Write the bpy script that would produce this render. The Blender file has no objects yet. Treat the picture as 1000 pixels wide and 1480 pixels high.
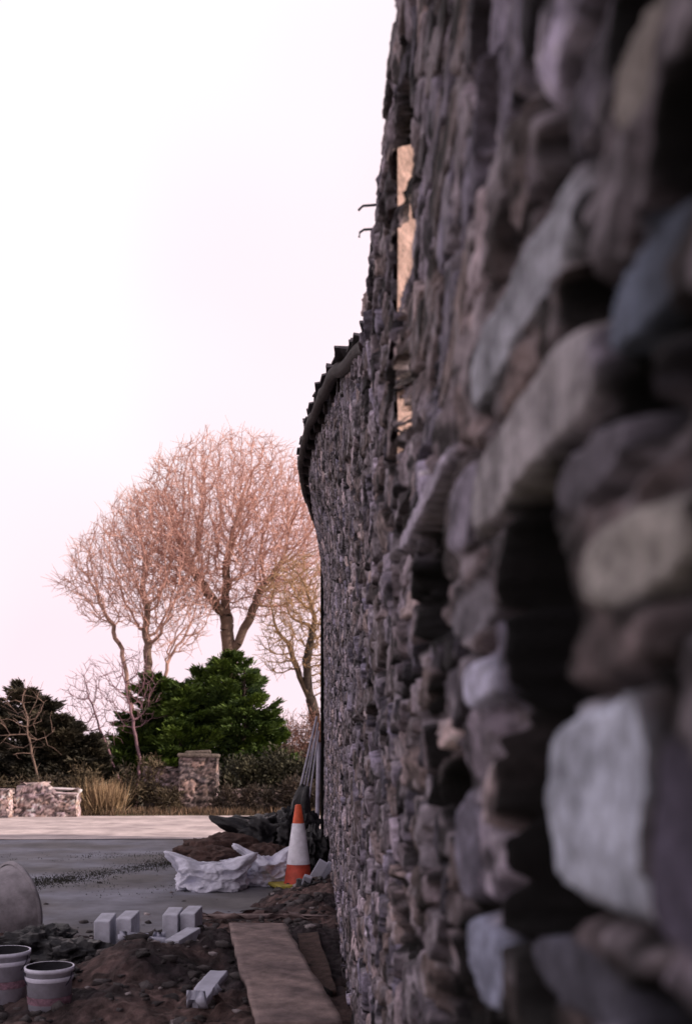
import bpy, math, random
import numpy as np
from mathutils import Vector, Matrix, noise as mn
random.seed(3); RNG=np.random.default_rng(7)
sc=bpy.context.scene
H=1.2
# ---------------------------------------------------------------- helpers
def link(o,parent=None):
    sc.collection.objects.link(o)
    if parent: o.parent=parent
    return o
def empty(name,loc=(0,0,0)):
    e=bpy.data.objects.new(name,None); e.empty_display_size=.2; e.location=loc; link(e); return e
def mesh_np(name,V,F,mat=None,col=None,smooth=False,parent=None):
    V=np.asarray(V,dtype=np.float32); F=np.asarray(F,dtype=np.int32)
    me=bpy.data.meshes.new(name); n=F.shape[1]
    me.vertices.add(len(V)); me.vertices.foreach_set('co',V.ravel())
    me.loops.add(F.size); me.loops.foreach_set('vertex_index',F.ravel())
    me.polygons.add(len(F)); me.polygons.foreach_set('loop_start',np.arange(0,F.size,n,dtype=np.int32))
    me.update(calc_edges=True)
    if smooth: me.polygons.foreach_set('use_smooth',np.ones(len(me.polygons),dtype=bool))
    if col is not None:
        a=me.color_attributes.new('Col','FLOAT_COLOR','POINT')
        c=np.ones((len(V),4),dtype=np.float32); c[:,:3]=col; a.data.foreach_set('color',c.ravel())
    if mat: me.materials.append(mat)
    o=bpy.data.objects.new(name,me); link(o,parent); return o
def grid_faces(nu,nv):
    i=np.arange(nu-1)[:,None]; j=np.arange(nv-1)[None,:]
    a=(i*nv+j).ravel(); return np.stack([a,a+nv,a+nv+1,a+1],1)
def h2(i,j,s):
    x=np.sin(i*127.1+j*311.7+s*74.7)*43758.5453
    return x-np.floor(x)
def vnoise(x,y,s=0):
    xi=np.floor(x); yi=np.floor(y); fx=x-xi; fy=y-yi
    fx=fx*fx*(3-2*fx); fy=fy*fy*(3-2*fy)
    a=h2(xi,yi,s);b=h2(xi+1,yi,s);c=h2(xi,yi+1,s);d=h2(xi+1,yi+1,s)
    return (a*(1-fx)+b*fx)*(1-fy)+(c*(1-fx)+d*fx)*fy
def fbm(x,y,s=0,o=4):
    r=0;a=.5;t=0
    for k in range(o):
        r=r+a*vnoise(x*2**k,y*2**k,s+k*3.1); t+=a; a*=.5
    return r/t-.5
def sst(a,b,x):
    t=np.clip((x-a)/(b-a),0,1); return t*t*(3-2*t)
def material(name,base=(.3,.3,.3),rough=.9,attr=False,nscale=8,namt=.35,bump=.3,bscale=40,bdist=.02,metal=0,base2=None,coord='Object',spec=.3):
    m=bpy.data.materials.new(name); m.use_nodes=True; nt=m.node_tree; N=nt.nodes; L=nt.links
    b=N['Principled BSDF']; b.inputs['Roughness'].default_value=rough; b.inputs['Metallic'].default_value=metal
    b.inputs['Specular IOR Level'].default_value=spec
    tc=N.new('ShaderNodeTexCoord')
    n1=N.new('ShaderNodeTexNoise'); n1.inputs['Scale'].default_value=nscale; n1.inputs['Detail'].default_value=8; n1.inputs['Roughness'].default_value=.65
    L.new(tc.outputs[coord],n1.inputs['Vector'])
    mr=N.new('ShaderNodeMapRange'); mr.inputs['From Min'].default_value=.3; mr.inputs['From Max'].default_value=.7
    mr.inputs['To Min'].default_value=1-namt; mr.inputs['To Max'].default_value=1+namt
    L.new(n1.outputs['Fac'],mr.inputs['Value'])
    if attr:
        a=N.new('ShaderNodeAttribute'); a.attribute_name='Col'; src=a.outputs['Color']
    elif base2:
        mx=N.new('ShaderNodeMix'); mx.data_type='RGBA'
        n2=N.new('ShaderNodeTexNoise'); n2.inputs['Scale'].default_value=nscale*.37; n2.inputs['Detail'].default_value=6
        L.new(tc.outputs[coord],n2.inputs['Vector'])
        r2=N.new('ShaderNodeMapRange'); r2.inputs['From Min'].default_value=.4; r2.inputs['From Max'].default_value=.6
        L.new(n2.outputs['Fac'],r2.inputs['Value']); L.new(r2.outputs[0],mx.inputs[0])
        mx.inputs[6].default_value=(*base,1); mx.inputs[7].default_value=(*base2,1); src=mx.outputs[2]
    else:
        c=N.new('ShaderNodeRGB'); c.outputs[0].default_value=(*base,1); src=c.outputs[0]
    v=N.new('ShaderNodeVectorMath'); v.operation='SCALE'
    L.new(src,v.inputs[0]); L.new(mr.outputs[0],v.inputs['Scale']); L.new(v.outputs[0],b.inputs['Base Color'])
    if bump>0:
        n3=N.new('ShaderNodeTexNoise'); n3.inputs['Scale'].default_value=bscale; n3.inputs['Detail'].default_value=8; n3.inputs['Roughness'].default_value=.7
        L.new(tc.outputs[coord],n3.inputs['Vector'])
        bp=N.new('ShaderNodeBump'); bp.inputs['Strength'].default_value=bump; bp.inputs['Distance'].default_value=bdist
        L.new(n3.outputs['Fac'],bp.inputs['Height']); L.new(bp.outputs[0],b.inputs['Normal'])
    return m
def box(name,c,s,mat,rot=(0,0,0),parent=None,bev=.006):
    import bmesh
    bm=bmesh.new(); bmesh.ops.create_cube(bm,size=1)
    for v in bm.verts: v.co=Vector((v.co.x*s[0],v.co.y*s[1],v.co.z*s[2]))
    if bev: bmesh.ops.bevel(bm,geom=bm.edges[:],offset=bev,segments=2,affect='EDGES',profile=.6)
    me=bpy.data.meshes.new(name); bm.to_mesh(me); bm.free(); me.materials.append(mat)
    o=bpy.data.objects.new(name,me); o.location=c; o.rotation_euler=rot; link(o,parent); return o
def seg_mesh(P0,P1,R0,R1,sides):
    P0=np.asarray(P0);P1=np.asarray(P1);n=len(P0)
    D=P1-P0; D/=np.linalg.norm(D,axis=1,keepdims=True)+1e-9
    ref=np.where(np.abs(D[:,2:3])<.9,np.array([[0,0,1.]]),np.array([[1.,0,0]]))
    A=np.cross(D,ref); A/=np.linalg.norm(A,axis=1,keepdims=True)+1e-9; B=np.cross(D,A)
    th=np.arange(sides)*2*math.pi/sides
    ring=A[:,None,:]*np.cos(th)[None,:,None]+B[:,None,:]*np.sin(th)[None,:,None]
    V0=P0[:,None,:]+ring*np.asarray(R0)[:,None,None]; V1=P1[:,None,:]+ring*np.asarray(R1)[:,None,None]
    V=np.concatenate([V0,V1],1).reshape(-1,3)
    k=np.arange(sides); k2=(k+1)%sides
    f=np.stack([k,k2,k2+sides,k+sides],1)
    F=(f[None]+ (np.arange(n)*2*sides)[:,None,None]).reshape(-1,4)
    return V,F
def tube(name,pts,rads,mat,sides=10,parent=None):
    pts=[Vector(p) for p in pts]; V=[];F=[]
    n=len(pts)
    for i,p in enumerate(pts):
        d=(pts[min(i+1,n-1)]-pts[max(i-1,0)]).normalized()
        ref=Vector((0,0,1)) if abs(d.z)<.9 else Vector((1,0,0))
        a=d.cross(ref).normalized(); b=d.cross(a)
        for k in range(sides):
            t=2*math.pi*k/sides; V.append(p+(a*math.cos(t)+b*math.sin(t))*rads[i])
    F=[(i*sides+k,i*sides+(k+1)%sides,(i+1)*sides+(k+1)%sides,(i+1)*sides+k) for i in range(n-1) for k in range(sides)]
    me=bpy.data.meshes.new(name); me.from_pydata(V,[],F+[tuple(range(sides)),tuple(range((n-1)*sides,n*sides))])
    for p in me.polygons: p.use_smooth=len(p.vertices)==4
    me.materials.append(mat); o=bpy.data.objects.new(name,me); link(o,parent); return o
def lathe(name,prof,mat,loc=(0,0,0),sides=40,parent=None,rot=(0,0,0)):
    V=[];F=[]
    for r,z in prof:
        for k in range(sides):
            t=2*math.pi*k/sides; V.append((r*math.cos(t),r*math.sin(t),z))
    for i in range(len(prof)-1):
        for k in range(sides): F.append((i*sides+k,i*sides+(k+1)%sides,(i+1)*sides+(k+1)%sides,(i+1)*sides+k))
    me=bpy.data.meshes.new(name); me.from_pydata(V,[],F)
    for p in me.polygons: p.use_smooth=True
    me.materials.append(mat); o=bpy.data.objects.new(name,me); o.location=loc; o.rotation_euler=rot; link(o,parent); return o

# ---------------------------------------------------------------- rubble masonry field
def rubble(u,z,cw,ch,seed):
    wu=u+cw*.7*fbm(u/cw*1.1,z/ch*.8,seed+5,3)+cw*.35*fbm(u/cw*5,z/ch*3,seed+9,3)
    wz=z+ch*1.1*fbm(u/cw*.7,z/ch*.6,seed+15,3)+ch*.45*fbm(u/cw*5,z/ch*3,seed+19,3)
    U=wu/cw; Z=wz/ch
    j0=np.floor(Z)
    F1=np.full(u.shape,9.);F2=np.full(u.shape,9.);I=np.zeros(u.shape);J=np.zeros(u.shape);LX=np.zeros(u.shape);LZ=np.zeros(u.shape)
    for dj in (-1,0,1):
        j=j0+dj; off=h2(j,0*j,seed+1)*7
        i0=np.floor(U-off)
        for di in (-1,0,1):
            i=i0+di
            cx=i+off+.5+(h2(i,j,seed+2)-.5)*.85; cz=j+.5+(h2(i,j,seed+3)-.5)*.7
            dx=U-cx; dz=Z-cz
            d=(np.abs(dx)**2.2+np.abs(dz*1.05)**2.2)**(1/2.2)
            m=d<F1
            F2=np.where(m,F1,np.minimum(F2,d)); F1=np.where(m,d,F1)
            I=np.where(m,i,I);J=np.where(m,j,J);LX=np.where(m,dx,LX);LZ=np.where(m,dz,LZ)
    return F2-F1,I,J,LX,LZ
def rubble_surface(u,z,cw,ch,seed,amp=1.0,missing=.07):
    e,I,J,lx,lz=rubble(u,z,cw,ch,seed)
    r1=h2(I,J,seed+11);r2=h2(I,J,seed+12);r3=h2(I,J,seed+13);r4=h2(I,J,seed+14);r5=h2(I,J,seed+16)
    gapn=.05+.12*(fbm(u*8,z*8,seed+51,2)+.5)
    prof=sst(gapn*.3,gapn*.3+.16,e)
    h=-.026+prof*(.020+.017*r1)+prof*((r2-.5)*.03*lx+(r3-.5)*.025*lz)
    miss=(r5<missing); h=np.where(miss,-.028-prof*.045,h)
    h=h+.013*fbm(u*24,z*24,seed+21,4)+.006*fbm(u*90,z*90,seed+25,2)
    g=.055+.17*r3**1.4
    pale=sst(.74,.93,r4); g=g*(1-pale)+(.28+.18*r1)*pale
    tint=np.stack([1.0+.18*r2,np.ones_like(r2)*.92,1.28-.36*r2],-1)  # blue of the ambient light put into the stone colour
    col=g[...,None]*tint
    mort=np.array([.060,.052,.058])[None,None]*(0.2+2.4*(fbm(u*14,z*14,seed+31,3)+.5))[...,None]
    w=sst(.02,.13,e)[...,None]
    col=mort*(1-w)+col*w
    lim=(sst(.03,.13,fbm(u*15,z*17,seed+71,4))*.65)[...,None]
    col=col*(1-lim)+np.array([.30,.27,.31])*lim
    col=np.where(miss[...,None],col*.12,col)  # pockets of missing stones: their shade is put into the colour
    st=1+2.2*fbm(u*36,z*36,seed+41,4)
    dark=1-.85*sst(.08,.18,fbm(u*11,z*20,seed+81,3))
    col=np.clip(col*(st*dark)[...,None],.004,.7)
    return h*amp,col
stone_mat=material('rubble_stone',attr=True,nscale=60,namt=.5,bump=.8,bscale=130,bdist=.008)
stone_far=material('rubble_stone_far',attr=True,nscale=12,namt=.3,bump=.5,bscale=40,bdist=.02)
def ell(u,z,cu,cz,hu,hz,seed,n=2.8,wp=1.0):
    a=(u-cu)/hu+.45*wp*fbm(u*9,z*16,seed,4); b=(z-cz)/hz+.75*wp*fbm(u*9,z*16,seed+2,4)+.3*wp*(u-cu)/hu*(h2(seed,1,2)-.5)
    return 1-(np.abs(a)**n+np.abs(b)**n)**(1/n)

bld=empty('stone_building')
dk=[-7,0,2.2,2.9,3.45,3.75,5.5,8,10,11.5,14.2]
ht=[1.66,1.66,1.66,1.60,1.53,1.56,2.12,2.67,2.99,3.12,3.30]
bk=[0,0,0,0,0,.0,.03,.14,.20,.17,.05]
openings=[(2.03,2.30,1.21,1.38),(2.01,2.30,1.0,1.165),(2.07,2.30,.90,.945),(2.03,2.30,.77,.85),(2.05,2.30,.69,.75)]
def wallskin(name,d,rows,fine=True):
    top=np.interp(d,dk,ht)
    top=top+.05*(h2(np.floor(d*5.3),0*d,4)-.5)+.02*(vnoise(d*30,d*0,8)-.5)+.06*np.clip(vnoise(d*3,d*0,18)-.6,0,1)
    t=np.linspace(0,1,rows)
    z=(t[None,:]*(top[:,None]+H+.1))-H-.1
    u=np.repeat(d[:,None],rows,1)
    h,col=rubble_surface(u,z,.145,.072,2.0)
    h2_,col2=rubble_surface(u+3.3,z+.4,.28,.115,31.0)
    msk=sst(-.01,.03,fbm(u*1.5,z*2.2,77,2)+.25*sst(1.6,.8,u)-.02)
    h=h*(1-msk)+h2_*msk; col=col*(1-msk[...,None])+col2*msk[...,None]
    if fine:
        calm=sst(1.0,1.5,u)*(1-sst(2.03,2.12,u))*sst(.48,.58,z)*(1-sst(1.42,1.5,z))
        h=h-calm*(.013+np.maximum(h,0)*.9)
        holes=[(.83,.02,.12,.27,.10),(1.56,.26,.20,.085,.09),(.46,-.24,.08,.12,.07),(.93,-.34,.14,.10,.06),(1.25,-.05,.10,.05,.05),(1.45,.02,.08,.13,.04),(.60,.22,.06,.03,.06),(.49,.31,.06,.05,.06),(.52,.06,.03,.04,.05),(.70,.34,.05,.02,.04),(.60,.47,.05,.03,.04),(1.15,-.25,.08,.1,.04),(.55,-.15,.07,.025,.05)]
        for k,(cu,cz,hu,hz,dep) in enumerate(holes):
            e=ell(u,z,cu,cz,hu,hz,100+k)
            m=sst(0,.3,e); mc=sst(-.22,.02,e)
            h=h*(1-m)-dep*m; col=col*(1-.97*mc[...,None])  # recess shade painted into the colour, reaching past the hollow's edge
        st=[(.88,.275,.235,.041,.010,(.36,.34,.37)),(.90,.405,.21,.037,.008,(.34,.35,.41)),
            (.650,-.03,.110,.074,.006,(.50,.54,.66)),(.605,.125,.080,.030,.0,(.36,.34,.33)),
            (1.62,.405,.36,.022,.016,(.45,.41,.52)),(1.03,.085,.06,.028,.015,(.42,.42,.55)),(1.0,-.20,.09,.045,.012,(.24,.26,.36)),  # long ledge and small stone carry bright highlights in their colour
            (.575,.40,.04,.035,.0,(.20,.18,.17)),(.68,.20,.08,.022,.0,(.13,.12,.15)),(1.12,.17,.12,.035,.004,(.16,.15,.18)),
            (.50,-.05,.04,.06,.0,(.09,.08,.12)),(.72,-.155,.12,.025,.0,(.08,.08,.11)),(.57,.27,.07,.028,.0,(.10,.12,.17)),
            (1.15,-.10,.05,.07,.008,(.18,.17,.23)),(1.2,.30,.09,.05,.01,(.22,.2,.26))]
        for k,(cu,cz,hu,hz,pr,c) in enumerate(st):
            e=ell(u,z,cu,cz,hu,hz,200+k,4.0 if k<3 else 2.8,.5 if k<3 else .9); m=sst(0,.2,e)
            hh=pr+.014*fbm(u*14,z*18,300+k,4)+.008*(u-cu)/hu
            h=h*(1-m)+hh*m
            cc=np.array(c)[None,None]*(1+1.6*fbm(u*22,z*26,320+k,4))[...,None]
            if k<3:
                ring=sst(-.25,-.02,e)*(1-sst(-.02,.06,e)); col=col*(1-.8*ring[...,None]); h=h-.02*ring
            col=col*(1-m[...,None])+np.maximum(cc,.01)*m[...,None]
    B=np.interp(d,dk,bk)[:,None]
    bulge=B*sst(-1.1,-.1,z-top[:,None])
    X=.19-bulge-h+.012*fbm(u*1.1,z*1.1,55,2)
    V=np.stack([X,u,z+H],-1)
    cap=V[:,-1,:].copy(); cap[:,0]=.52; cap[:,2]+=.01
    V=np.concatenate([V,cap[:,None,:]],1); col=np.concatenate([col,col[:,-1:,:]],1)
    F=grid_faces(len(d),rows+1)
    if fine:
        uc=(u[:-1,:-1]+u[1:,1:])/2; zc=(z[:-1,:-1]+z[1:,1:])/2
        keep=np.ones((len(d)-1,rows),bool)
        for (a,b,c,e) in openings:
            wob=.05*fbm(uc*0+2,zc*22,66,3); wz=.02*fbm(uc*20,zc*0,67,2)
            keep[:,:-1]&=~((uc>a+wob)&(uc<b)&(zc>c+wz)&(zc<e+wz))
        F=F[keep.ravel()]
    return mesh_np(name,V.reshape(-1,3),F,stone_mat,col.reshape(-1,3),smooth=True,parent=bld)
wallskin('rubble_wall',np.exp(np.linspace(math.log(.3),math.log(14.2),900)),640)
wallskin('rubble_wall_rear',np.linspace(-7,.3,220),160,False)
core=material('wall_core',(.07,.06,.065),bump=.5)
def bx(n,x0,x1,y0,y1,z0,z1,m=core):
    return box(n,((x0+x1)/2,(y0+y1)/2,(z0+z1)/2),(x1-x0,y1-y0,z1-z0),m,parent=bld,bev=0)
bx('core_near',.31,.52,-7,1.6,0,2.8)
bx('core_low',.31,.52,1.6,2.5,0,1.78)
bx('core_mid',.31,.52,2.55,3.7,0,2.68)
sunlit=material('sunlit_reveal',(.74,.52,.45),nscale=26,namt=.45,bump=1.0,bscale=30,bdist=.03)  # warm pink of the sunlit patches put into the reveal colour
nz=90;nx=14
zz=np.linspace(1.78,2.72,nz); s=np.linspace(0,1,nx)
S,Z=np.meshgrid(s,zz,indexing='ij')
X=.200+S*.32; Y=2.29+S*.25+.04*fbm(S*4,Z*18,5,3)
mesh_np('slit_reveal',np.stack([X,Y,Z],-1).reshape(-1,3),grid_faces(nx,nz),sunlit,smooth=True,parent=bld)  # splayed so the sun strikes it, shaped for the bright patches
bx('end_wall',.14,3.4,13.95,14.15,0,4.35,stone_far)
bx('back_wall',3.2,3.4,3.7,13.95,0,3.2,core)
bx('party_wall',.33,3.2,3.7,3.9,0,2.7,core)
slate=material('slate',(.075,.07,.085),rough=.7,nscale=6,namt=.5,bump=.5)
dd=np.linspace(3.72,14.2,80); tp=np.interp(dd,dk,ht)+H+.03
gx=.19-np.interp(dd,[3.7,5.5,8,10,11.5,14.2],[-.03,.075,.212,.292,.262,.085])
V=np.stack([gx[:,None]+.04+np.linspace(0,1,12)[None]*(3.4-gx[:,None]),np.repeat(dd[:,None],12,1),tp[:,None]+.02+np.linspace(0,1,12)[None]*.35+.02*(h2(np.floor(dd*4)[:,None],np.arange(12)[None],3)-.5)],-1)
ro=mesh_np('slate_roof',V.reshape(-1,3),grid_faces(80,12),slate,parent=bld)
md=ro.modifiers.new('t','SOLIDIFY'); md.thickness=.03
gut=material('iron_gutter',(.030,.022,.024),rough=.7,nscale=20,namt=.7,bump=.6,spec=.15)
gp=[(gx[i],dd[i],tp[i]-.03+.01*math.sin(i*.7)) for i in range(0,80)]
tube('gutter',gp,[.034+(.008 if i%9==0 else 0) for i in range(len(gp))],gut,parent=bld)
for i in range(4,78,4):
    box('rafter_foot',(gx[i]+.10,dd[i],tp[i]-.08),(.17,.05,.07),gut,parent=bld)
for i in range(0,80):
    if random.random()<.75:
        box('eave_slate',(gx[i]+.03+random.uniform(-.02,.02),dd[i],tp[i]+.015+random.uniform(0,.02)),(.12,.16,.012),slate,rot=(random.uniform(-.12,.12),random.uniform(-.25,.25),random.uniform(-.2,.2)),parent=bld,bev=.003)
wire=material('rusty_wire',(.03,.03,.05),bump=0)
tube('wall_tie',[(.22,2.86,2.80),(.15,2.86,2.795),(.137,2.86,2.782)],[.0034]*3,wire,6,bld)
tube('wall_tie_lower',[(.22,2.9,2.752),(.155,2.9,2.748),(.143,2.9,2.74),(.141,2.9,2.726)],[.0034]*4,wire,6,bld)

# ---------------------------------------------------------------- ground
grass=material('grass_field',(.10,.10,.05),base2=(.20,.17,.11),nscale=1.5,namt=.4,bump=.6,bscale=6,bdist=.05)
V=[(-600,-60,0),(600,-60,0),(600,1500,0),(-600,1500,0)]
mesh_np('ground',V,[(0,1,2,3)],grass)
yardm=material('shaded_yard_concrete',(.205,.21,.25),base2=(.13,.125,.13),nscale=2.2,namt=.35,bump=.7,bscale=25,bdist=.012)  # bluish grey of the shaded stretch painted into the surface colour
def sheet(name,x0,x1,y0,y1,z,nu,nv,mat,amp=.0,seed=1,wob=0):
    x=np.linspace(x0,x1,nu);y=np.linspace(y0,y1,nv); Xg,Yg=np.meshgrid(x,y,indexing='ij')
    Zg=z+amp*(fbm(Xg*1.2,Yg*1.2,seed,4)+.5)
    if wob:
        Yg=Yg+wob*fbm(Xg*.7,Xg*0,seed+3,3)*np.where((Yg==y1)|(Yg==y0),1,0)
    return mesh_np(name,np.stack([Xg,Yg,Zg],-1).reshape(-1,3),grid_faces(nu,nv),mat,smooth=True)
sheet('yard',-14,.3,6.5,15.2,.006,60,60,yardm,.012,2)
roadm=material('road',(.50,.43,.42),base2=(.34,.29,.29),nscale=3,namt=.3,bump=.4,bscale=30,bdist=.01)  # pale pink of the sunlit stretch painted into the surface colour
sheet('road',-60,40,15.0,21.4,.022,120,20,roadm,.004,4,.5)
soil=material('soil',attr=True,nscale=14,namt=.5,bump=1.0,bscale=45,bdist=.025)
x=np.linspace(-3.4,.24,300); y=np.linspace(2.5,10.8,440); Xg,Yg=np.meshgrid(x,y,indexing='ij')
def ga(cx,cy,sx,sy,a): return a*np.exp(-((Xg-cx)/sx)**2-((Yg-cy)/sy)**2)
edge=np.interp(Xg,[-3.4,-1.6,-.9,-.5,-.2,.24],[6.7,7.0,7.4,8.4,10.0,10.8])+.7*fbm(Xg*2.2,Yg*1.5,9,3)
base=sst(0,.7,edge-Yg)
Zg=-.03+base*.06+base*.14*(fbm(Xg*4,Yg*4,11,5))+base*.08*np.abs(fbm(Xg*13,Yg*13,15,4))
Zg+=base*(ga(-.95,5.45,.30,.40,.14)+ga(-.58,6.1,.18,.3,.12)+ga(-.15,6.2,.25,.9,.05)+ga(-.95,4.7,.2,.3,.10)+ga(.1,8.3,.25,1.2,.12)+ga(-2.2,6.2,.4,.3,.08))
mixn=sst(-.05,.16,fbm(Xg*1.7,Yg*1.7,21,4))[...,None]
col=np.array([.032,.024,.027])*(1-mixn)+np.array([.12,.078,.072])*mixn
col=col*np.clip(1+2.2*fbm(Xg*20,Yg*20,23,4),.15,3)[...,None]
mesh_np('soil_ground',np.stack([Xg,Yg,Zg],-1).reshape(-1,3),grid_faces(300,440),soil,np.clip(col,.008,.6).reshape(-1,3),smooth=True)
def soil_z(X_,Y_):
    i=int(np.clip((X_+3.4)/3.64*299,0,299)); j=int(np.clip((Y_-2.5)/8.3*439,0,439)); return max(float(Zg[i,j]),.008)
def blob_verts(c,s,seed,sub=2,rough=.35):
    import bmesh
    bm=bmesh.new(); bmesh.ops.create_icosphere(bm,subdivisions=sub,radius=1)
    V=[]
    for v in bm.verts:
        k=1+rough*mn.noise(v.co*1.3+Vector((seed*3.1,seed*1.7,0)))
        V.append((v.co.x*k*s[0]+c[0],v.co.y*k*s[1]+c[1],v.co.z*k*s[2]+c[2]))
    F=[[w.index for w in f.verts] for f in bm.faces]; bm.free(); return V,F
VV=[];FF=[];CC=[]
for k in range(800):
    a=random.random()
    if a<.62: X_=random.uniform(-1.7,.12); Y_=random.uniform(4.3,7.5)
    elif a<.92: X_=random.uniform(-.35,.12); Y_=random.uniform(6.5,10.5)
    else: X_=random.uniform(-3.2,0); Y_=random.uniform(5,12)
    sz=random.choice([.008,.010,.014,.020,.032])*random.uniform(.7,1.3)
    v,f=blob_verts((X_,Y_,soil_z(X_,Y_)+sz*.2),(sz*random.uniform(.8,1.6),sz*random.uniform(.8,1.4),sz*.7),k,1,.9)
    o=len(VV); VV+=v; FF+=[[i+o for i in q] for q in f]
    g=random.uniform(.03,.13) if random.random()<.9 else .4
    CC+=[(g,g*.88,g*.9)]*len(v)
mesh_np('scattered_rubble',VV,FF,soil,np.array(CC))

# ---------------------------------------------------------------- foliage utils
leafm=material('foliage',attr=True,rough=.7,nscale=3,namt=.35,bump=0)
def leaves(P,D,Ln,W,col,name,mat=leafm,parent=None):
    n=len(P); D=D/(np.linalg.norm(D,axis=1,keepdims=True)+1e-9)
    R=RNG.normal(size=(n,3)); S=np.cross(D,R); S/=np.linalg.norm(S,axis=1,keepdims=True)+1e-9
    Ln=np.broadcast_to(Ln,(n,))[:,None]; W=np.broadcast_to(W,(n,))[:,None]
    V=np.stack([P-S*W*.3,P+D*Ln*.5-S*W*.5,P+D*Ln,P+D*Ln*.5+S*W*.5],1).reshape(-1,3)
    F=np.arange(n*4).reshape(-1,4)
    return mesh_np(name,V,F,mat,np.repeat(col,4,0),parent=parent)
barkm=material('bark',attr=True,rough=.9,nscale=6,namt=.3,bump=.5,bscale=25,bdist=.02)
def tree(name,trunks,blobs,natt,seed,step=.2,dinf=2.2,dkill=.27,tip=.010,twigs=3,iters=120,tcol=(.17,.115,.09),wcol=(.62,.37,.31),expo=2.35,twl=.42):
    rng=np.random.default_rng(seed)
    A=[]
    tw=sum(b[6] for b in blobs)
    for (cx,cy,cz,rx,ry,rz,w) in blobs:
        n=int(natt*w/tw); q=rng.normal(size=(n,3)); q/=np.linalg.norm(q,axis=1,keepdims=True); q*=(rng.random((n,1))**(1/2.6))
        A.append(q*np.array([rx,ry,rz])+np.array([cx,cy,cz]))
    A=np.concatenate(A)
    pos=[];par=[]
    for tr in trunks:
        last=tr.get('from',-1)
        pts=[np.array(p,float) for p in tr['p']]
        if last>=0: last=int(np.argmin([np.linalg.norm(q-pts[0]) for q in pos]))
        for a,b in zip(pts[:-1],pts[1:]):
            n=max(1,int(np.linalg.norm(b-a)/step))
            for k in range(n+ (1 if b is pts[-1] else 0)):
                p=a+(b-a)*k/n+rng.normal(size=3)*.02
                pos.append(p); par.append(last); last=len(pos)-1
    P=np.array(pos); par=list(par)
    dist=np.full(len(A),1e9); near=np.zeros(len(A),int)
    def upd(idx0,Pn):
        nonlocal dist,near
        for s0 in range(0,len(Pn),400):
            Q=Pn[s0:s0+400]; d=((A**2).sum(1)[:,None]+(Q**2).sum(1)[None]-2*A@Q.T); j=d.argmin(1); m=np.sqrt(np.maximum(d[np.arange(len(A)),j],0))
            k=m<dist; dist[k]=m[k]; near[k]=j[k]+idx0+s0
    upd(0,P)
    for it in range(iters):
        keep=dist>dkill; A=A[keep];dist=dist[keep];near=near[keep]
        act=dist<dinf
        if not act.any(): break
        D=np.zeros((len(P),3)); v=A[act]-P[near[act]]; v/=np.linalg.norm(v,axis=1,keepdims=True)+1e-9
        np.add.at(D,near[act],v); ids=np.unique(near[act])
        d=D[ids]; d/=np.linalg.norm(d,axis=1,keepdims=True)+1e-9
        d+=rng.normal(size=d.shape)*.2+np.array([0,0,.08]); d/=np.linalg.norm(d,axis=1,keepdims=True)
        new=P[ids]+d*step
        i0=len(P); P=np.concatenate([P,new]); par+=list(ids); upd(i0,new)
        if len(P)>26000: break
    par=np.array(par); n=len(P); acc=np.zeros(n); ch=np.zeros(n,int)
    for i in range(n-1,-1,-1):
        if ch[i]==0: acc[i]=tip**expo
        if par[i]>=0: acc[par[i]]+=acc[i]*1.0; ch[par[i]]+=1
    R=acc**(1/expo)
    m=par>=0; idx=np.where(m)[0]
    Rr=R[idx]; Rp=np.minimum(R[par[idx]],Rr*1.5)
    grp=[]
    big=Rr>.03
    for msk,sd in ((big,7),(~big,3)):
        if msk.any():
            a=P[par[idx][msk]]; b=P[idx[msk]]; b=b+(b-a)*.06
            V,F=seg_mesh(a,b,Rp[msk],Rr[msk],sd)
            t=np.clip((np.repeat(Rr[msk],2*sd)-.012)/.08,0,1)[:,None]
            c=np.array(wcol)*(1-t)+np.array(tcol)*t
            grp.append((V,F,c))
    thin=idx[Rr<.035]
    if twigs and len(thin):
        T=np.repeat(thin,twigs); a=P[T]; base=P[T]-P[par[T]]; base/=np.linalg.norm(base,axis=1,keepdims=True)+1e-9
        d=base*.8+rng.normal(size=a.shape)*.6+np.array([0,0,.25]); d/=np.linalg.norm(d,axis=1,keepdims=True)
        L=twl*(.4+.9*rng.random((len(T),1)))
        b=a+d*L*.5; d2=d+rng.normal(size=a.shape)*.3; c_=b+d2*L*.5
        for (p,q,r0,r1) in ((a,b,tip*.9,tip*.7),(b,c_,tip*.7,tip*.4)):
            V,F=seg_mesh(p,q,np.full(len(T),r0),np.full(len(T),r1),3)
            cc=np.array(wcol)*(1+.5*(rng.random((len(V),1))-.5)); grp.append((V,F,cc))
    Vs=[];Fs=[];Cs=[];o=0
    for V,F,c in grp:
        Vs.append(V);Fs.append(F+o);Cs.append(np.broadcast_to(c,(len(V),3)));o+=len(V)
    print(name,'nodes',n,'verts',o,'R0',R[0])
    return mesh_np(name,np.concatenate(Vs),np.concatenate(Fs),barkm,np.concatenate(Cs))
tree('bare_tree',[dict(p=[(-2.35,32,0),(-2.5,32,2.5),(-2.6,32,4.6),(-2.75,32,6.2),(-2.7,32,7.4)]),
                  dict(p=[(-2.6,32,4.6),(-2.0,31.8,5.6),(-1.5,31.6,6.8)],**{'from':20}),
                  dict(p=[(-2.72,32,5.8),(-3.3,31.8,6.6),(-3.8,31.8,7.4)],**{'from':20})],
     [(-2.5,32,8.7,3.3,2.6,3.0,6),(-.8,31.5,8.4,1.7,1.8,2.2,2.4),(-4.4,32,8.4,2.0,1.6,1.9,2.4),(-.9,31.5,6.7,1.3,1.2,1.2,.8)],12500,5,expo=2.12,tip=.010)
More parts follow.
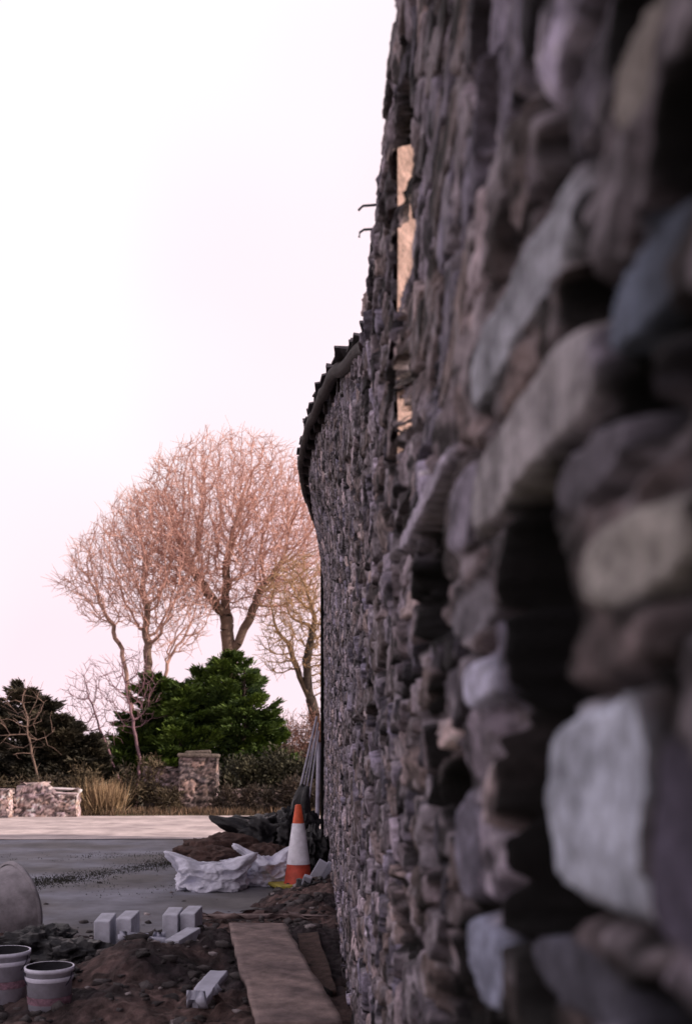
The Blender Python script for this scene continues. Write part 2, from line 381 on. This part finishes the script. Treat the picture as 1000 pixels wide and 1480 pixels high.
tree('bare_tree',[dict(p=[(-5.05,30.5,0),(-5.1,30.5,1.6),(-4.9,30.5,3.2),(-5.0,30.5,5.0)]),
                  dict(p=[(-5.1,30.5,1.6),(-5.5,30.4,3.0),(-5.75,30.4,4.6)],**{'from':7}),
                  dict(p=[(-5.1,30.5,1.6),(-4.7,30.6,2.6),(-4.35,30.6,4.4)],**{'from':7})],
     [(-5.0,30.5,7.3,1.8,1.5,2.3,2.8),(-6.1,30.3,6.8,1.4,1.3,1.6,1.3),(-4.2,30.5,6.2,1.3,1.2,1.9,1.4),(-7.0,30.3,6.6,.8,.6,.35,.25)],8000,9,dinf=2.0,expo=2.15)
tree('bare_tree',[dict(p=[(.38,27,0),(.28,27,1.6),(.0,27,2.9),(-.45,27,3.9),(-.6,27,4.4)]),
                  dict(p=[(.0,27,2.9),(-.1,27,3.9),(.1,27,4.9)],**{'from':13})],
     [(-.35,27,5.2,1.0,1.0,1.7,2),(-.9,27,4.2,.5,.6,.8,.8),(.3,27,4.4,.5,.8,1.4,1)],3600,13,dinf=1.6,dkill=.22,expo=1.9,tcol=(.06,.045,.035),wcol=(.38,.24,.13),tip=.009,twl=.3)
tree('bare_shrub',[dict(p=[(-4.6,25,0),(-4.9,25,1.0),(-5.3,25,2.0)]),dict(p=[(-4.4,25,0),(-4.3,25,1.2),(-4.5,25,2.4)])],
     [(-5.3,25,2.7,.9,.6,1.1,2),(-4.4,25,2.9,.6,.6,1.2,1)],900,17,dinf=1.6,dkill=.2,twl=.3,expo=2.3,tcol=(.16,.1,.12),wcol=(.26,.15,.17),tip=.007,twigs=2)
tree('bare_shrub',[dict(p=[(-6.3,23.2,0),(-6.35,23.2,1.0),(-6.6,23.2,2.0)])],
     [(-6.6,23.2,2.2,.8,.4,.9,2)],200,19,dinf=1.6,dkill=.22,twl=.3,expo=2.2,tcol=(.20,.15,.11),wcol=(.22,.15,.12),tip=.007,twigs=1)
def conifer(name,leaders,seed,nb=44,cols=((.010,.028,.010),(.105,.165,.018)),lf=.04):
    rng=np.random.default_rng(seed); e=empty(name)
    P=[];D=[];C=[];S0=[];S1=[];R0=[];R1=[]
    for (bx_,by_,hgt,rad,zlow) in leaders:
        S0.append((bx_,by_,0));S1.append((bx_,by_,hgt*.95));R0.append(.11);R1.append(.02)
        for k in range(nb):
            t=(k+rng.random())/nb; t=t**.85; z=zlow+(hgt-zlow)*t
            L=rad*(1-t)**.5*rng.uniform(.35,1.4)+.14
            az=rng.uniform(0,2*math.pi); up=rng.uniform(.0,.7)
            d=np.array([math.cos(az),math.sin(az),up]); 
            p0=np.array([bx_,by_,z]); p1=p0+d*L
            S0.append(p0);S1.append(p1);R0.append(.025);R1.append(.006)
            n=int(22+L*38); s=rng.random(n)**.55; b=p0+d*L*s[:,None]; b[:,2]-=.2*L*s*(1-s)*2
            side=np.array([-d[1],d[0],0]); wd=(1-s)*.5*L*.6+.05
            br=rng.uniform(0,1)**1.5
            for q in range(8):
                off=rng.normal(size=(n,1))*wd[:,None]
                p=b+side*off+rng.normal(size=(n,3))*np.array([.04,.04,.025])
                dv=d*.9+side*np.sign(off)*.7+rng.normal(size=(n,3))*.3+np.array([0,0,.05])
                P.append(p);D.append(dv)
                m=np.clip(br*.6+.3*s[:,None]+.35*(rng.random((n,1))-.4),0,1)  # inner shade put into leaf colour: darker near the trunk
                C.append(np.array(cols[0])*(1-m)+np.array(cols[1])*m)
    V,F=seg_mesh(np.array(S0,float),np.array(S1,float),np.array(R0),np.array(R1),5)
    mesh_np('boughs',V,F,barkm,np.tile([.05,.035,.03],(len(V),1)),parent=e)
    P=np.concatenate(P);D=np.concatenate(D);C=np.concatenate(C)
    leaves(P,D,rng.uniform(.08,.2,len(P)),lf,C,'foliage',parent=e)
conifer('conifer_tree',[(-2.2,26,4.0,.9,.9),(-4.05,26,3.35,.9,.7),(-1.7,25.6,3.5,.75,.9),(-3.35,25.6,3.1,.9,.8),(-4.6,26,2.3,.7,.5),(-1.2,25.8,2.3,.6,.6),(-2.75,26.3,3.6,.7,1.2),(-3.6,26.2,2.9,.8,.6)],3,48)
conifer('conifer_tree',[(-6.9,24,3.0,.8,.5),(-6.0,24,2.3,.8,.4),(-7.8,24.3,2.6,.9,.4),(-8.8,24.3,2.5,1.0,.4),(-6.4,24,2.6,.6,.8),(-5.5,24.2,1.7,.6,.3)],5,44,cols=((.010,.012,.010),(.06,.05,.028)))
def bush(name,blobs,n,cols,seed,ln=(.06,.14),w=.05,vert=0.0):
    rng=np.random.default_rng(seed);P=[];D=[];C=[]
    for (cx,cy,cz,rx,ry,rz) in blobs:
        k=int(n*rx*rz); sub=rng.normal(size=(max(6,k//70),3)); sub/=np.linalg.norm(sub,axis=1,keepdims=True); sub*=rng.uniform(.4,1.0,(len(sub),1))
        a=rng.integers(0,len(sub),k); q=sub[a]*.85+rng.normal(size=(k,3))*.17
        p=q*np.array([rx,ry,rz])+np.array([cx,cy,cz]); p[:,2]=np.maximum(p[:,2],.02)
        P.append(p); dv=q*.5+rng.normal(size=(k,3))*.6; dv[:,2]+=.3+vert; D.append(dv)
        m=np.clip(rng.random(len(sub))[a]*.7+.4*rng.random(k),0,1)[:,None]
        C.append(np.array(cols[0])*(1-m)+np.array(cols[1])*m)
    P=np.concatenate(P);D=np.concatenate(D);C=np.concatenate(C)
    leaves(P,D,rng.uniform(*ln,len(P)),w,C,name)
bush('hedge',[(-1.6,24,.7,.6,.5,.7),(-.8,24,.75,.7,.5,.75),(-.1,24,.7,.7,.5,.7),(.6,24,.8,.8,.5,.8),(-1.9,23.6,.5,.3,.3,.6),(1.8,24,.8,.9,.5,.8),(3.2,24,.8,1,.5,.8)],8000,((.012,.014,.010),(.07,.065,.035)),2)
bush('hedge',[(-1.2,22.5,.3,.5,.3,.4),(-.3,22.5,.35,.6,.3,.45),(.5,22.5,.35,.6,.3,.45),(-1.9,22.4,.25,.35,.3,.45)],9000,((.015,.014,.012),(.07,.05,.035)),22,(.06,.16),.025)
bush('bramble_bush',[(-.8,26.5,1.7,.6,.5,.8),(0,26.5,1.7,.6,.5,.9),(.6,26.5,1.8,.6,.5,.9)],5500,((.16,.08,.06),(.42,.24,.19)),4,(.08,.2),.02)
bush('bramble_bush',[(-5.2,22.6,.5,.5,.4,.6),(-4.1,22.8,.5,.5,.4,.55),(-6.2,22.8,.45,.7,.4,.5),(-3.6,23,.7,.4,.4,.7),(-8,22.8,.45,1.4,.4,.5),(-3.1,22.5,.3,.35,.3,.4)],7500,((.02,.016,.014),(.12,.09,.05)),6,(.06,.18),.025)
bush('distant_hedge',[(x_,60+abs(x_)*.2,1.0,3.5,1,1.3) for x_ in range(-48,50,5)],500,((.08,.08,.07),(.2,.18,.15)),16,(.3,.7),.3)
def tufts(name,pts,nper,hgt,cols,seed,w=.012,spread=.12):
    rng=np.random.default_rng(seed);P=[];D=[];C=[];L=[]
    for (x_,y_) in pts:
        p=np.zeros((nper,3)); p[:,0]=x_+rng.normal(size=nper)*spread; p[:,1]=y_+rng.normal(size=nper)*spread; P.append(p)
        D.append(rng.normal(size=(nper,3))*.25+np.array([0,0,1])); m=rng.random((nper,1)); C.append(np.array(cols[0])*(1-m)+np.array(cols[1])*m); L.append(hgt*rng.uniform(.4,1.1,nper))
    P=np.concatenate(P);leaves(P,np.concatenate(D),np.concatenate(L),w,np.concatenate(C),name)
tufts('dry_grass',[(-4.9+.6*random.random(),21.9+.3*random.random()) for _ in range(22)],34,.85,((.16,.10,.06),(.42,.30,.17)),1,.02,.09)
tufts('verge_grass',[(random.uniform(-14,6),21.55+random.random()*1.3) for _ in range(420)],26,.22,((.04,.03,.018),(.19,.12,.075)),2,.02,.15)
pts=[]
for k in range(420):
    t=random.random(); pts.append((-3.6+2.3*t+random.gauss(0,.10),7.9+4.3*t+random.gauss(0,.16)))
for k in range(60): pts.append((random.uniform(-4.5,-1.2),random.choice([9.4,12.5])+random.gauss(0,.25)))
tufts('weeds',pts,26,.028,((.012,.013,.010),(.045,.045,.03)),3,.010,.13)

# ---------------------------------------------------------------- field walls & pillar
def rubble_block(name,x0,x1,y0,y1,z1,seed,cw=.3,ch=.14,bright=1.6,wobt=.08,res=.03):
    Vs=[];Fs=[];Cs=[];o=0
    def face(org,ud,nd,L):
        nonlocal o
        nu=max(6,int(L/res)); nv=max(8,int(z1/res))
        u=np.linspace(0,L,nu)[:,None]*np.ones((1,nv)); t=np.ones((nu,1))*np.linspace(0,1,nv)[None]
        ux=org[0]+ud[0]*u; uy=org[1]+ud[1]*u
        ztop=z1+wobt*(vnoise((ux+uy)*3,ux*0,seed)-.5)*2
        z=t*ztop
        h,c=rubble_surface(ux+uy*1.0,z,cw,ch,seed,1.0,.03)
        h=h*1.5
        V=np.stack([ux+nd[0]*h,uy+nd[1]*h,z],-1)
        cap=V[:,-1,:].copy(); cap[:,0]-=nd[0]*(x1-x0 if nd[0] else 0)*.5; cap[:,1]-=nd[1]*(y1-y0 if nd[1] else 0)*.5; cap[:,2]+=.03
        V=np.concatenate([V,cap[:,None]],1); c=np.concatenate([c,c[:,-1:]],1)
        Vs.append(V.reshape(-1,3));Fs.append(grid_faces(nu,nv+1)+o);Cs.append(np.clip(c.reshape(-1,3)*bright*np.array([1.16,.98,.80])+.015,0,.6));o+=nu*(nv+1)
    face((x0,y0),(1,0),(0,-1),x1-x0); face((x1,y1),(-1,0),(0,1),x1-x0)
    face((x0,y1),(0,-1),(-1,0),y1-y0); face((x1,y0),(0,1),(1,0),y1-y0)
    return mesh_np(name,np.concatenate(Vs),np.concatenate(Fs),stone_far,np.concatenate(Cs),smooth=True)
rubble_block('field_wall',-11,-6.25,20.6,21.1,.64,41,.24,.10,2.0,.09)  # sunlit wall: its brightness is put into the stone colour
rubble_block('field_wall',-6.25,-4.95,21.0,21.5,.58,43,.24,.10,1.7,.16)
rubble_block('field_wall',-3.85,-3.0,22.9,23.4,1.02,45,.3,.13,.7,.06)  # shaded stretch: shade put in by dimming the stone colour
rubble_block('field_wall',-2.1,6,23.0,23.4,.50,47,.3,.13,.6,.06)  # also dimmed in colour to stand in for shade
pil=empty('gate_pillar')
o=rubble_block('shaft',-3.0,-2.15,22.7,23.4,1.30,49,.34,.15,.75,0); o.parent=pil
pm=material('pillar_cap',(.13,.105,.09),nscale=6,namt=.5,bump=.9,bscale=12,bdist=.06)
box('cap_stone',(-2.575,23.05,1.33),(.94,.80,.09),pm,rot=(0,.02,.03),parent=pil,bev=.04)
box('cap_top',(-2.60,23.05,1.40),(.60,.5,.09),pm,rot=(0,-.04,.1),parent=pil,bev=.04)

# ---------------------------------------------------------------- traffic cone
cone=empty('traffic_cone')
org=material('cone_orange',(.62,.10,.04),rough=.5,nscale=12,namt=.35,bump=.1)
whc=material('cone_white',(.70,.70,.78),rough=.4,nscale=12,namt=.25,bump=.05)
red=material('cone_dark_orange',(.42,.06,.035),rough=.5,nscale=12,namt=.4,bump=.1)
yel=material('cone_base',(.42,.36,.08),rough=.7,nscale=10,bump=.2)
cx,cy=-.115,9.3
def rr(z): return .032+(.76-z)/.76*.105
lathe('tip',[(0,.775),(.022,.775),(.030,.765),(rr(.60),.60)],org,(cx,cy,0.02),parent=cone)
lathe('sleeve',[(rr(.60)+.003,.60),(rr(.22)+.003,.22)],whc,(cx,cy,0.02),parent=cone)
lathe('lower_body',[(rr(.22),.22),(rr(.05),.05),(rr(.05)+.02,.035)],red,(cx,cy,0.02),parent=cone)
box('base',(cx-.03,cy,.045),(.42,.36,.035),yel,rot=(0,0,.35),parent=cone,bev=.012)

# ---------------------------------------------------------------- rubble bags
def crumple(name,c,s,seed,mat,p=3.0,amp=.16,peaks=(),dent=0,parent=None,sub=5,rotz=0):
    import bmesh
    bm=bmesh.new(); bmesh.ops.create_icosphere(bm,subdivisions=sub,radius=1)
    R=Matrix.Rotation(rotz,3,'Z')
    for v in bm.verts:
        n=v.co.normalized()
        k=(abs(n.x)**p+abs(n.y)**p+abs(n.z)**p)**(-1/p)
        q=n*k
        off=Vector((seed*5.3,seed*2.1,seed))
        w=mn.noise(n*1.6+off)*.8
        r=1-abs(mn.noise(n*2.6+off*2)); r2=1-abs(mn.noise(n*6+off*3)); r3=1-abs(mn.noise(n*13+off))
        q*=1+amp*(w+ (r-.8)*1.5+(r2-.8)*.5+(r3-.8)*.2)
        if dent and n.z>0: 
            m=max(0,1-(n.x**2+n.y**2)*1.6); q.z-=dent*m
        for (px,py,pz,a,wd) in peaks:
            dp=n.dot(Vector((px,py,pz)).normalized())
            if dp>1-wd: q+=Vector((px,py,pz)).normalized()*a*((dp-1+wd)/wd)**1.5
        v.co=R@Vector((q.x*s[0],q.y*s[1],q.z*s[2]))
        v.co+=Vector(c)
        if v.co.z<.012: v.co.z=.012+.002*(v.co.z)
    me=bpy.data.meshes.new(name); bm.to_mesh(me); bm.free()
    for f in me.polygons: f.use_smooth=True
    me.materials.append(mat); o=bpy.data.objects.new(name,me); link(o,parent); return o
bagm=material('woven_bag',(.62,.63,.74),rough=.7,nscale=9,namt=.25,bump=.6,bscale=14,bdist=.03)
blk=material('black_plastic',(.010,.010,.013),rough=.4,nscale=9,bump=.7,bscale=18,bdist=.03,spec=.5)
dirt=material('spoil',(.085,.052,.045),nscale=14,namt=.6,bump=1,bscale=40,bdist=.03)
b1=empty('rubble_bag')
crumple('sack',(-.92,9.3,.13),(.31,.30,.19),1,bagm,3.6,.20,[(-.9,-.3,.9,.75,.12),(.9,-.4,.8,.6,.10)],.4,b1,6)
crumple('spoil_fill',(-.92,9.5,.26),(.25,.22,.13),2,dirt,2,.3,parent=b1)
b2=empty('rubble_bag')
crumple('sack',(-.42,9.7,.15),(.27,.30,.19),3,bagm,2.8,.26,[(-.7,-.3,.9,.8,.12),(.6,-.4,.9,.7,.10),(0,-1,.3,.4,.08)],.4,b2,6)
crumple('spoil_fill',(-.42,9.95,.28),(.2,.2,.1),4,dirt,2,.3,parent=b2)
b3=empty('black_bag')
crumple('plastic',(-.42,10.6,.42),(.34,.3,.22),5,blk,2.2,.5,[(-.8,-.2,.4,.8,.12),(.8,-.2,.6,.7,.10)],0,b3)
crumple('plastic_fold',(-.14,10.4,.44),(.22,.25,.30),6,blk,2.2,.5,[(.2,-.2,1,.7,.1)],0,b3)
crumple('plastic_side',(.03,10.0,.25),(.14,.2,.25),16,blk,2.2,.5,[],0,b3)
crumple('spoil_heap',(-.95,10.3,.20),(.48,.4,.24),7,dirt,2,.3)
crumple('black_bag',(.0,8.6,.08),(.14,.22,.12),8,blk,2.2,.4)
crumple('black_bag',(-1.62,5.9,.09),(.24,.2,.12),9,blk,2.2,.5)
crumple('black_bag',(-1.36,5.75,.07),(.2,.16,.10),19,blk,2.2,.5)
crumple('black_bag',(-1.36,5.2,.05),(.16,.16,.10),29,blk,2.2,.5)
plank=material('timber_grey',(.42,.43,.52),nscale=5,namt=.2,bump=.4,bscale=20,bdist=.004)
for c,s,r in (((.03,8.9,.15),(.09,.03,.42),(.5,.5,0)),((.09,9.0,.14),(.07,.03,.38),(.4,.6,0)),((-.05,8.5,.13),(.07,.03,.30),(.8,.3,0))):
    box('timber_offcut',c,s,plank,rot=r)

pl=empty('leaning_poles')
pmt=material('pole_metal',(.33,.32,.40),rough=.5,nscale=10,bump=.1)
for (xa,ya,xb,yb,zb,r) in ((-.33,12.6,.08,12.9,1.78,.015),(-.20,12.7,.10,13.0,1.70,.012),(-.12,12.9,.11,13.1,1.6,.012),(.08,13.3,.11,13.3,1.45,.028),(-.28,12.6,.05,13.0,1.50,.009)):
    tube('pole',[(xa,ya,0),((xa+xb)/2,(ya+yb)/2,zb/2),(xb,yb,zb)],[r]*3,pmt,8,pl)

# ---------------------------------------------------------------- concrete blocks, boards, buckets
conc=material('concrete_block',(.46,.47,.55),nscale=14,namt=.25,bump=.6,bscale=60,bdist=.006)
for c,r in (((-1.26,6.12,.135),.08),((-1.135,6.20,.138),.02),((-.87,6.30,.145),.03),((-.76,6.36,.145),-.03)):
    box('concrete_block',c,(.095,.34,.215),conc,rot=(0,0,r),bev=.008)
box('concrete_block',(-.76,5.95,.12),(.09,.36,.10),conc,rot=(.05,0,-.25),bev=.008)
brd=material('board_wood',(.24,.18,.17),base2=(.14,.105,.105),nscale=9,namt=.5,bump=.8,bscale=30,bdist=.008)
def warped_board(name,c,s,rot,mat,seed,skew=0):
    nx,ny=14,60
    x=np.linspace(-.5,.5,nx)*s[0]; y=np.linspace(-.5,.5,ny)*s[1]; X,Y=np.meshgrid(x,y,indexing='ij')
    Z=.03*fbm(X*1.5,Y*1.2,seed+4,2)+.006*fbm(X*20,Y*20,seed+5,3)
    edge_=np.abs(X)>s[0]*.49; end_=np.abs(Y)>s[1]*.49
    X=X+.025*fbm(Y*4,Y*0,seed,4)*edge_+skew*Y/s[1]; Y=Y+.06*fbm(X*9,X*0,seed+1,3)*end_
    o=mesh_np(name,np.stack([X,Y,Z],-1).reshape(-1,3),grid_faces(nx,ny),mat,smooth=True)
    m=o.modifiers.new('t','SOLIDIFY'); m.thickness=s[2]; o.location=c; o.rotation_euler=rot; return o
warped_board('wooden_board',(-.19,5.10,.17),(.35,2.25,.03),(.02,.02,.13),brd,3)
warped_board('wooden_board',(-.35,7.1,.10),(.95,.09,.025),(0,0,.08),brd,5)
warped_board('wooden_board',(.02,5.6,.10),(.13,1.5,.025),(.02,-.1,.05),dirt,8)
warped_board('timber_offcut',(-.47,4.55,.17),(.085,.50,.04),(.05,0,-.10),plank,6)
warped_board('timber_offcut',(-1.0,5.9,.16),(.28,.07,.03),(0,.1,.3),plank,7)
wb=material('bucket_white',(.62,.62,.74),rough=.4,nscale=10,namt=.3,bump=.05)
lab=material('bucket_label',(.22,.13,.17),rough=.5,nscale=60,namt=.7,bump=0)
darkin=material('bucket_contents',(.02,.02,.025),nscale=20,bump=.5)
def bucket(loc,r,h):
    e=empty('plastic_bucket')
    lathe('shell',[(0,.0),(r*.84,0),(r,h),(r*1.05,h),(r*1.05,h-.02),(r*1.0,h-.02)],wb,loc,parent=e)
    lathe('inside',[(r*.97,h),(r*.93,h-.05),(0,h-.06)],darkin,loc,parent=e)
    lathe('label',[(r*.895+.003,h*.34),(r*.925+.003,h*.48)],lab,loc,parent=e)
    lathe('band',[(r*.96+.004,h*.76),(r*.975+.006,h*.80),(r*.98+.004,h*.84)],wb,loc,parent=e)
    tube('handle',[(loc[0]+r*1.03*math.cos(a),loc[1]-.25*r-r*.35*math.sin(a),loc[2]+h-.02-r*.9*math.sin(a)) for a in np.linspace(0,math.pi,14)],[.003]*14,wire,6,e)
bucket((-1.21,4.62,.0),.108,.25)
bucket((-1.49,4.85,.02),.12,.26)
tubm=material('tub_grey',(.24,.225,.25),rough=.6,nscale=7,namt=.45,bump=.4)
tb=empty('builders_tub')
lathe('shell',[(0,.0),(.20,0),(.235,.02),(.30,.36),(.325,.37),(.325,.35),(.305,.34)],tubm,(0,0,0),parent=tb)
lathe('inner',[(.292,.36),(.225,.03),(0,.02)],darkin,(0,0,0),parent=tb)
tb.location=(-2.12,6.3,.22); tb.rotation_euler=(math.radians(-25),math.radians(78),math.radians(20)); tb.scale=(.85,.85,.85)

# ---------------------------------------------------------------- light, world, camera
el=math.radians(29); ratio=.24
hd=Vector((1,-ratio,0)).normalized()
ds=Vector((hd.x*math.cos(el),hd.y*math.cos(el),math.sin(el)))
sun=bpy.data.lights.new('sun','SUN'); sun.energy=5; sun.angle=math.radians(.5); sun.color=(1,.82,.72)
so=bpy.data.objects.new('sun',sun); so.rotation_euler=ds.to_track_quat('Z','Y').to_euler(); link(so)
w=bpy.data.worlds.new('World'); sc.world=w; w.use_nodes=True; nt=w.node_tree; N=nt.nodes; L=nt.links
bg=N['Background']; bg.inputs['Strength'].default_value=.12
sky=N.new('ShaderNodeTexSky'); sky.sky_type='NISHITA'; sky.sun_disc=False; sky.sun_elevation=el; sky.sun_rotation=math.atan2(hd.x,hd.y); sky.dust_density=3
tc=N.new('ShaderNodeTexCoord'); sp=N.new('ShaderNodeSeparateXYZ'); L.new(tc.outputs['Generated'],sp.inputs[0])
n=N.new('ShaderNodeTexNoise'); n.inputs['Scale'].default_value=2.2; n.inputs['Detail'].default_value=2; L.new(tc.outputs['Generated'],n.inputs['Vector'])
cr=N.new('ShaderNodeMix'); cr.data_type='RGBA'
mr0=N.new('ShaderNodeMapRange'); mr0.inputs['From Min'].default_value=.38; mr0.inputs['From Max'].default_value=.62; L.new(n.outputs['Fac'],mr0.inputs['Value'])
L.new(mr0.outputs[0],cr.inputs[0]); cr.inputs[6].default_value=(9.2,7.2,7.9,1); cr.inputs[7].default_value=(9.2,8.35,8.7,1)
mr=N.new('ShaderNodeMapRange'); mr.inputs['From Min'].default_value=.68; mr.inputs['From Max'].default_value=.98; mr.inputs['To Min'].default_value=1.0; mr.inputs['To Max'].default_value=.25
L.new(sp.outputs['Z'],mr.inputs['Value'])
mx=N.new('ShaderNodeMix'); mx.data_type='RGBA'; L.new(mr.outputs[0],mx.inputs[0]); L.new(sky.outputs[0],mx.inputs[6]); L.new(cr.outputs[2],mx.inputs[7])
L.new(mx.outputs[2],bg.inputs['Color'])
cam=bpy.data.cameras.new('camera'); co=bpy.data.objects.new('camera',cam); link(co)
co.location=(0,0,H); co.rotation_euler=(math.pi/2,0,0)
cam.lens=35; cam.sensor_width=36; cam.shift_x=51/1480; cam.shift_y=360/1480
cam.clip_start=.02; cam.clip_end=3000
cam.dof.use_dof=True; cam.dof.focus_distance=6.5; cam.dof.aperture_fstop=3.4
sc.camera=co
sc.view_settings.view_transform='Standard'; sc.view_settings.look='None'; sc.view_settings.exposure=0
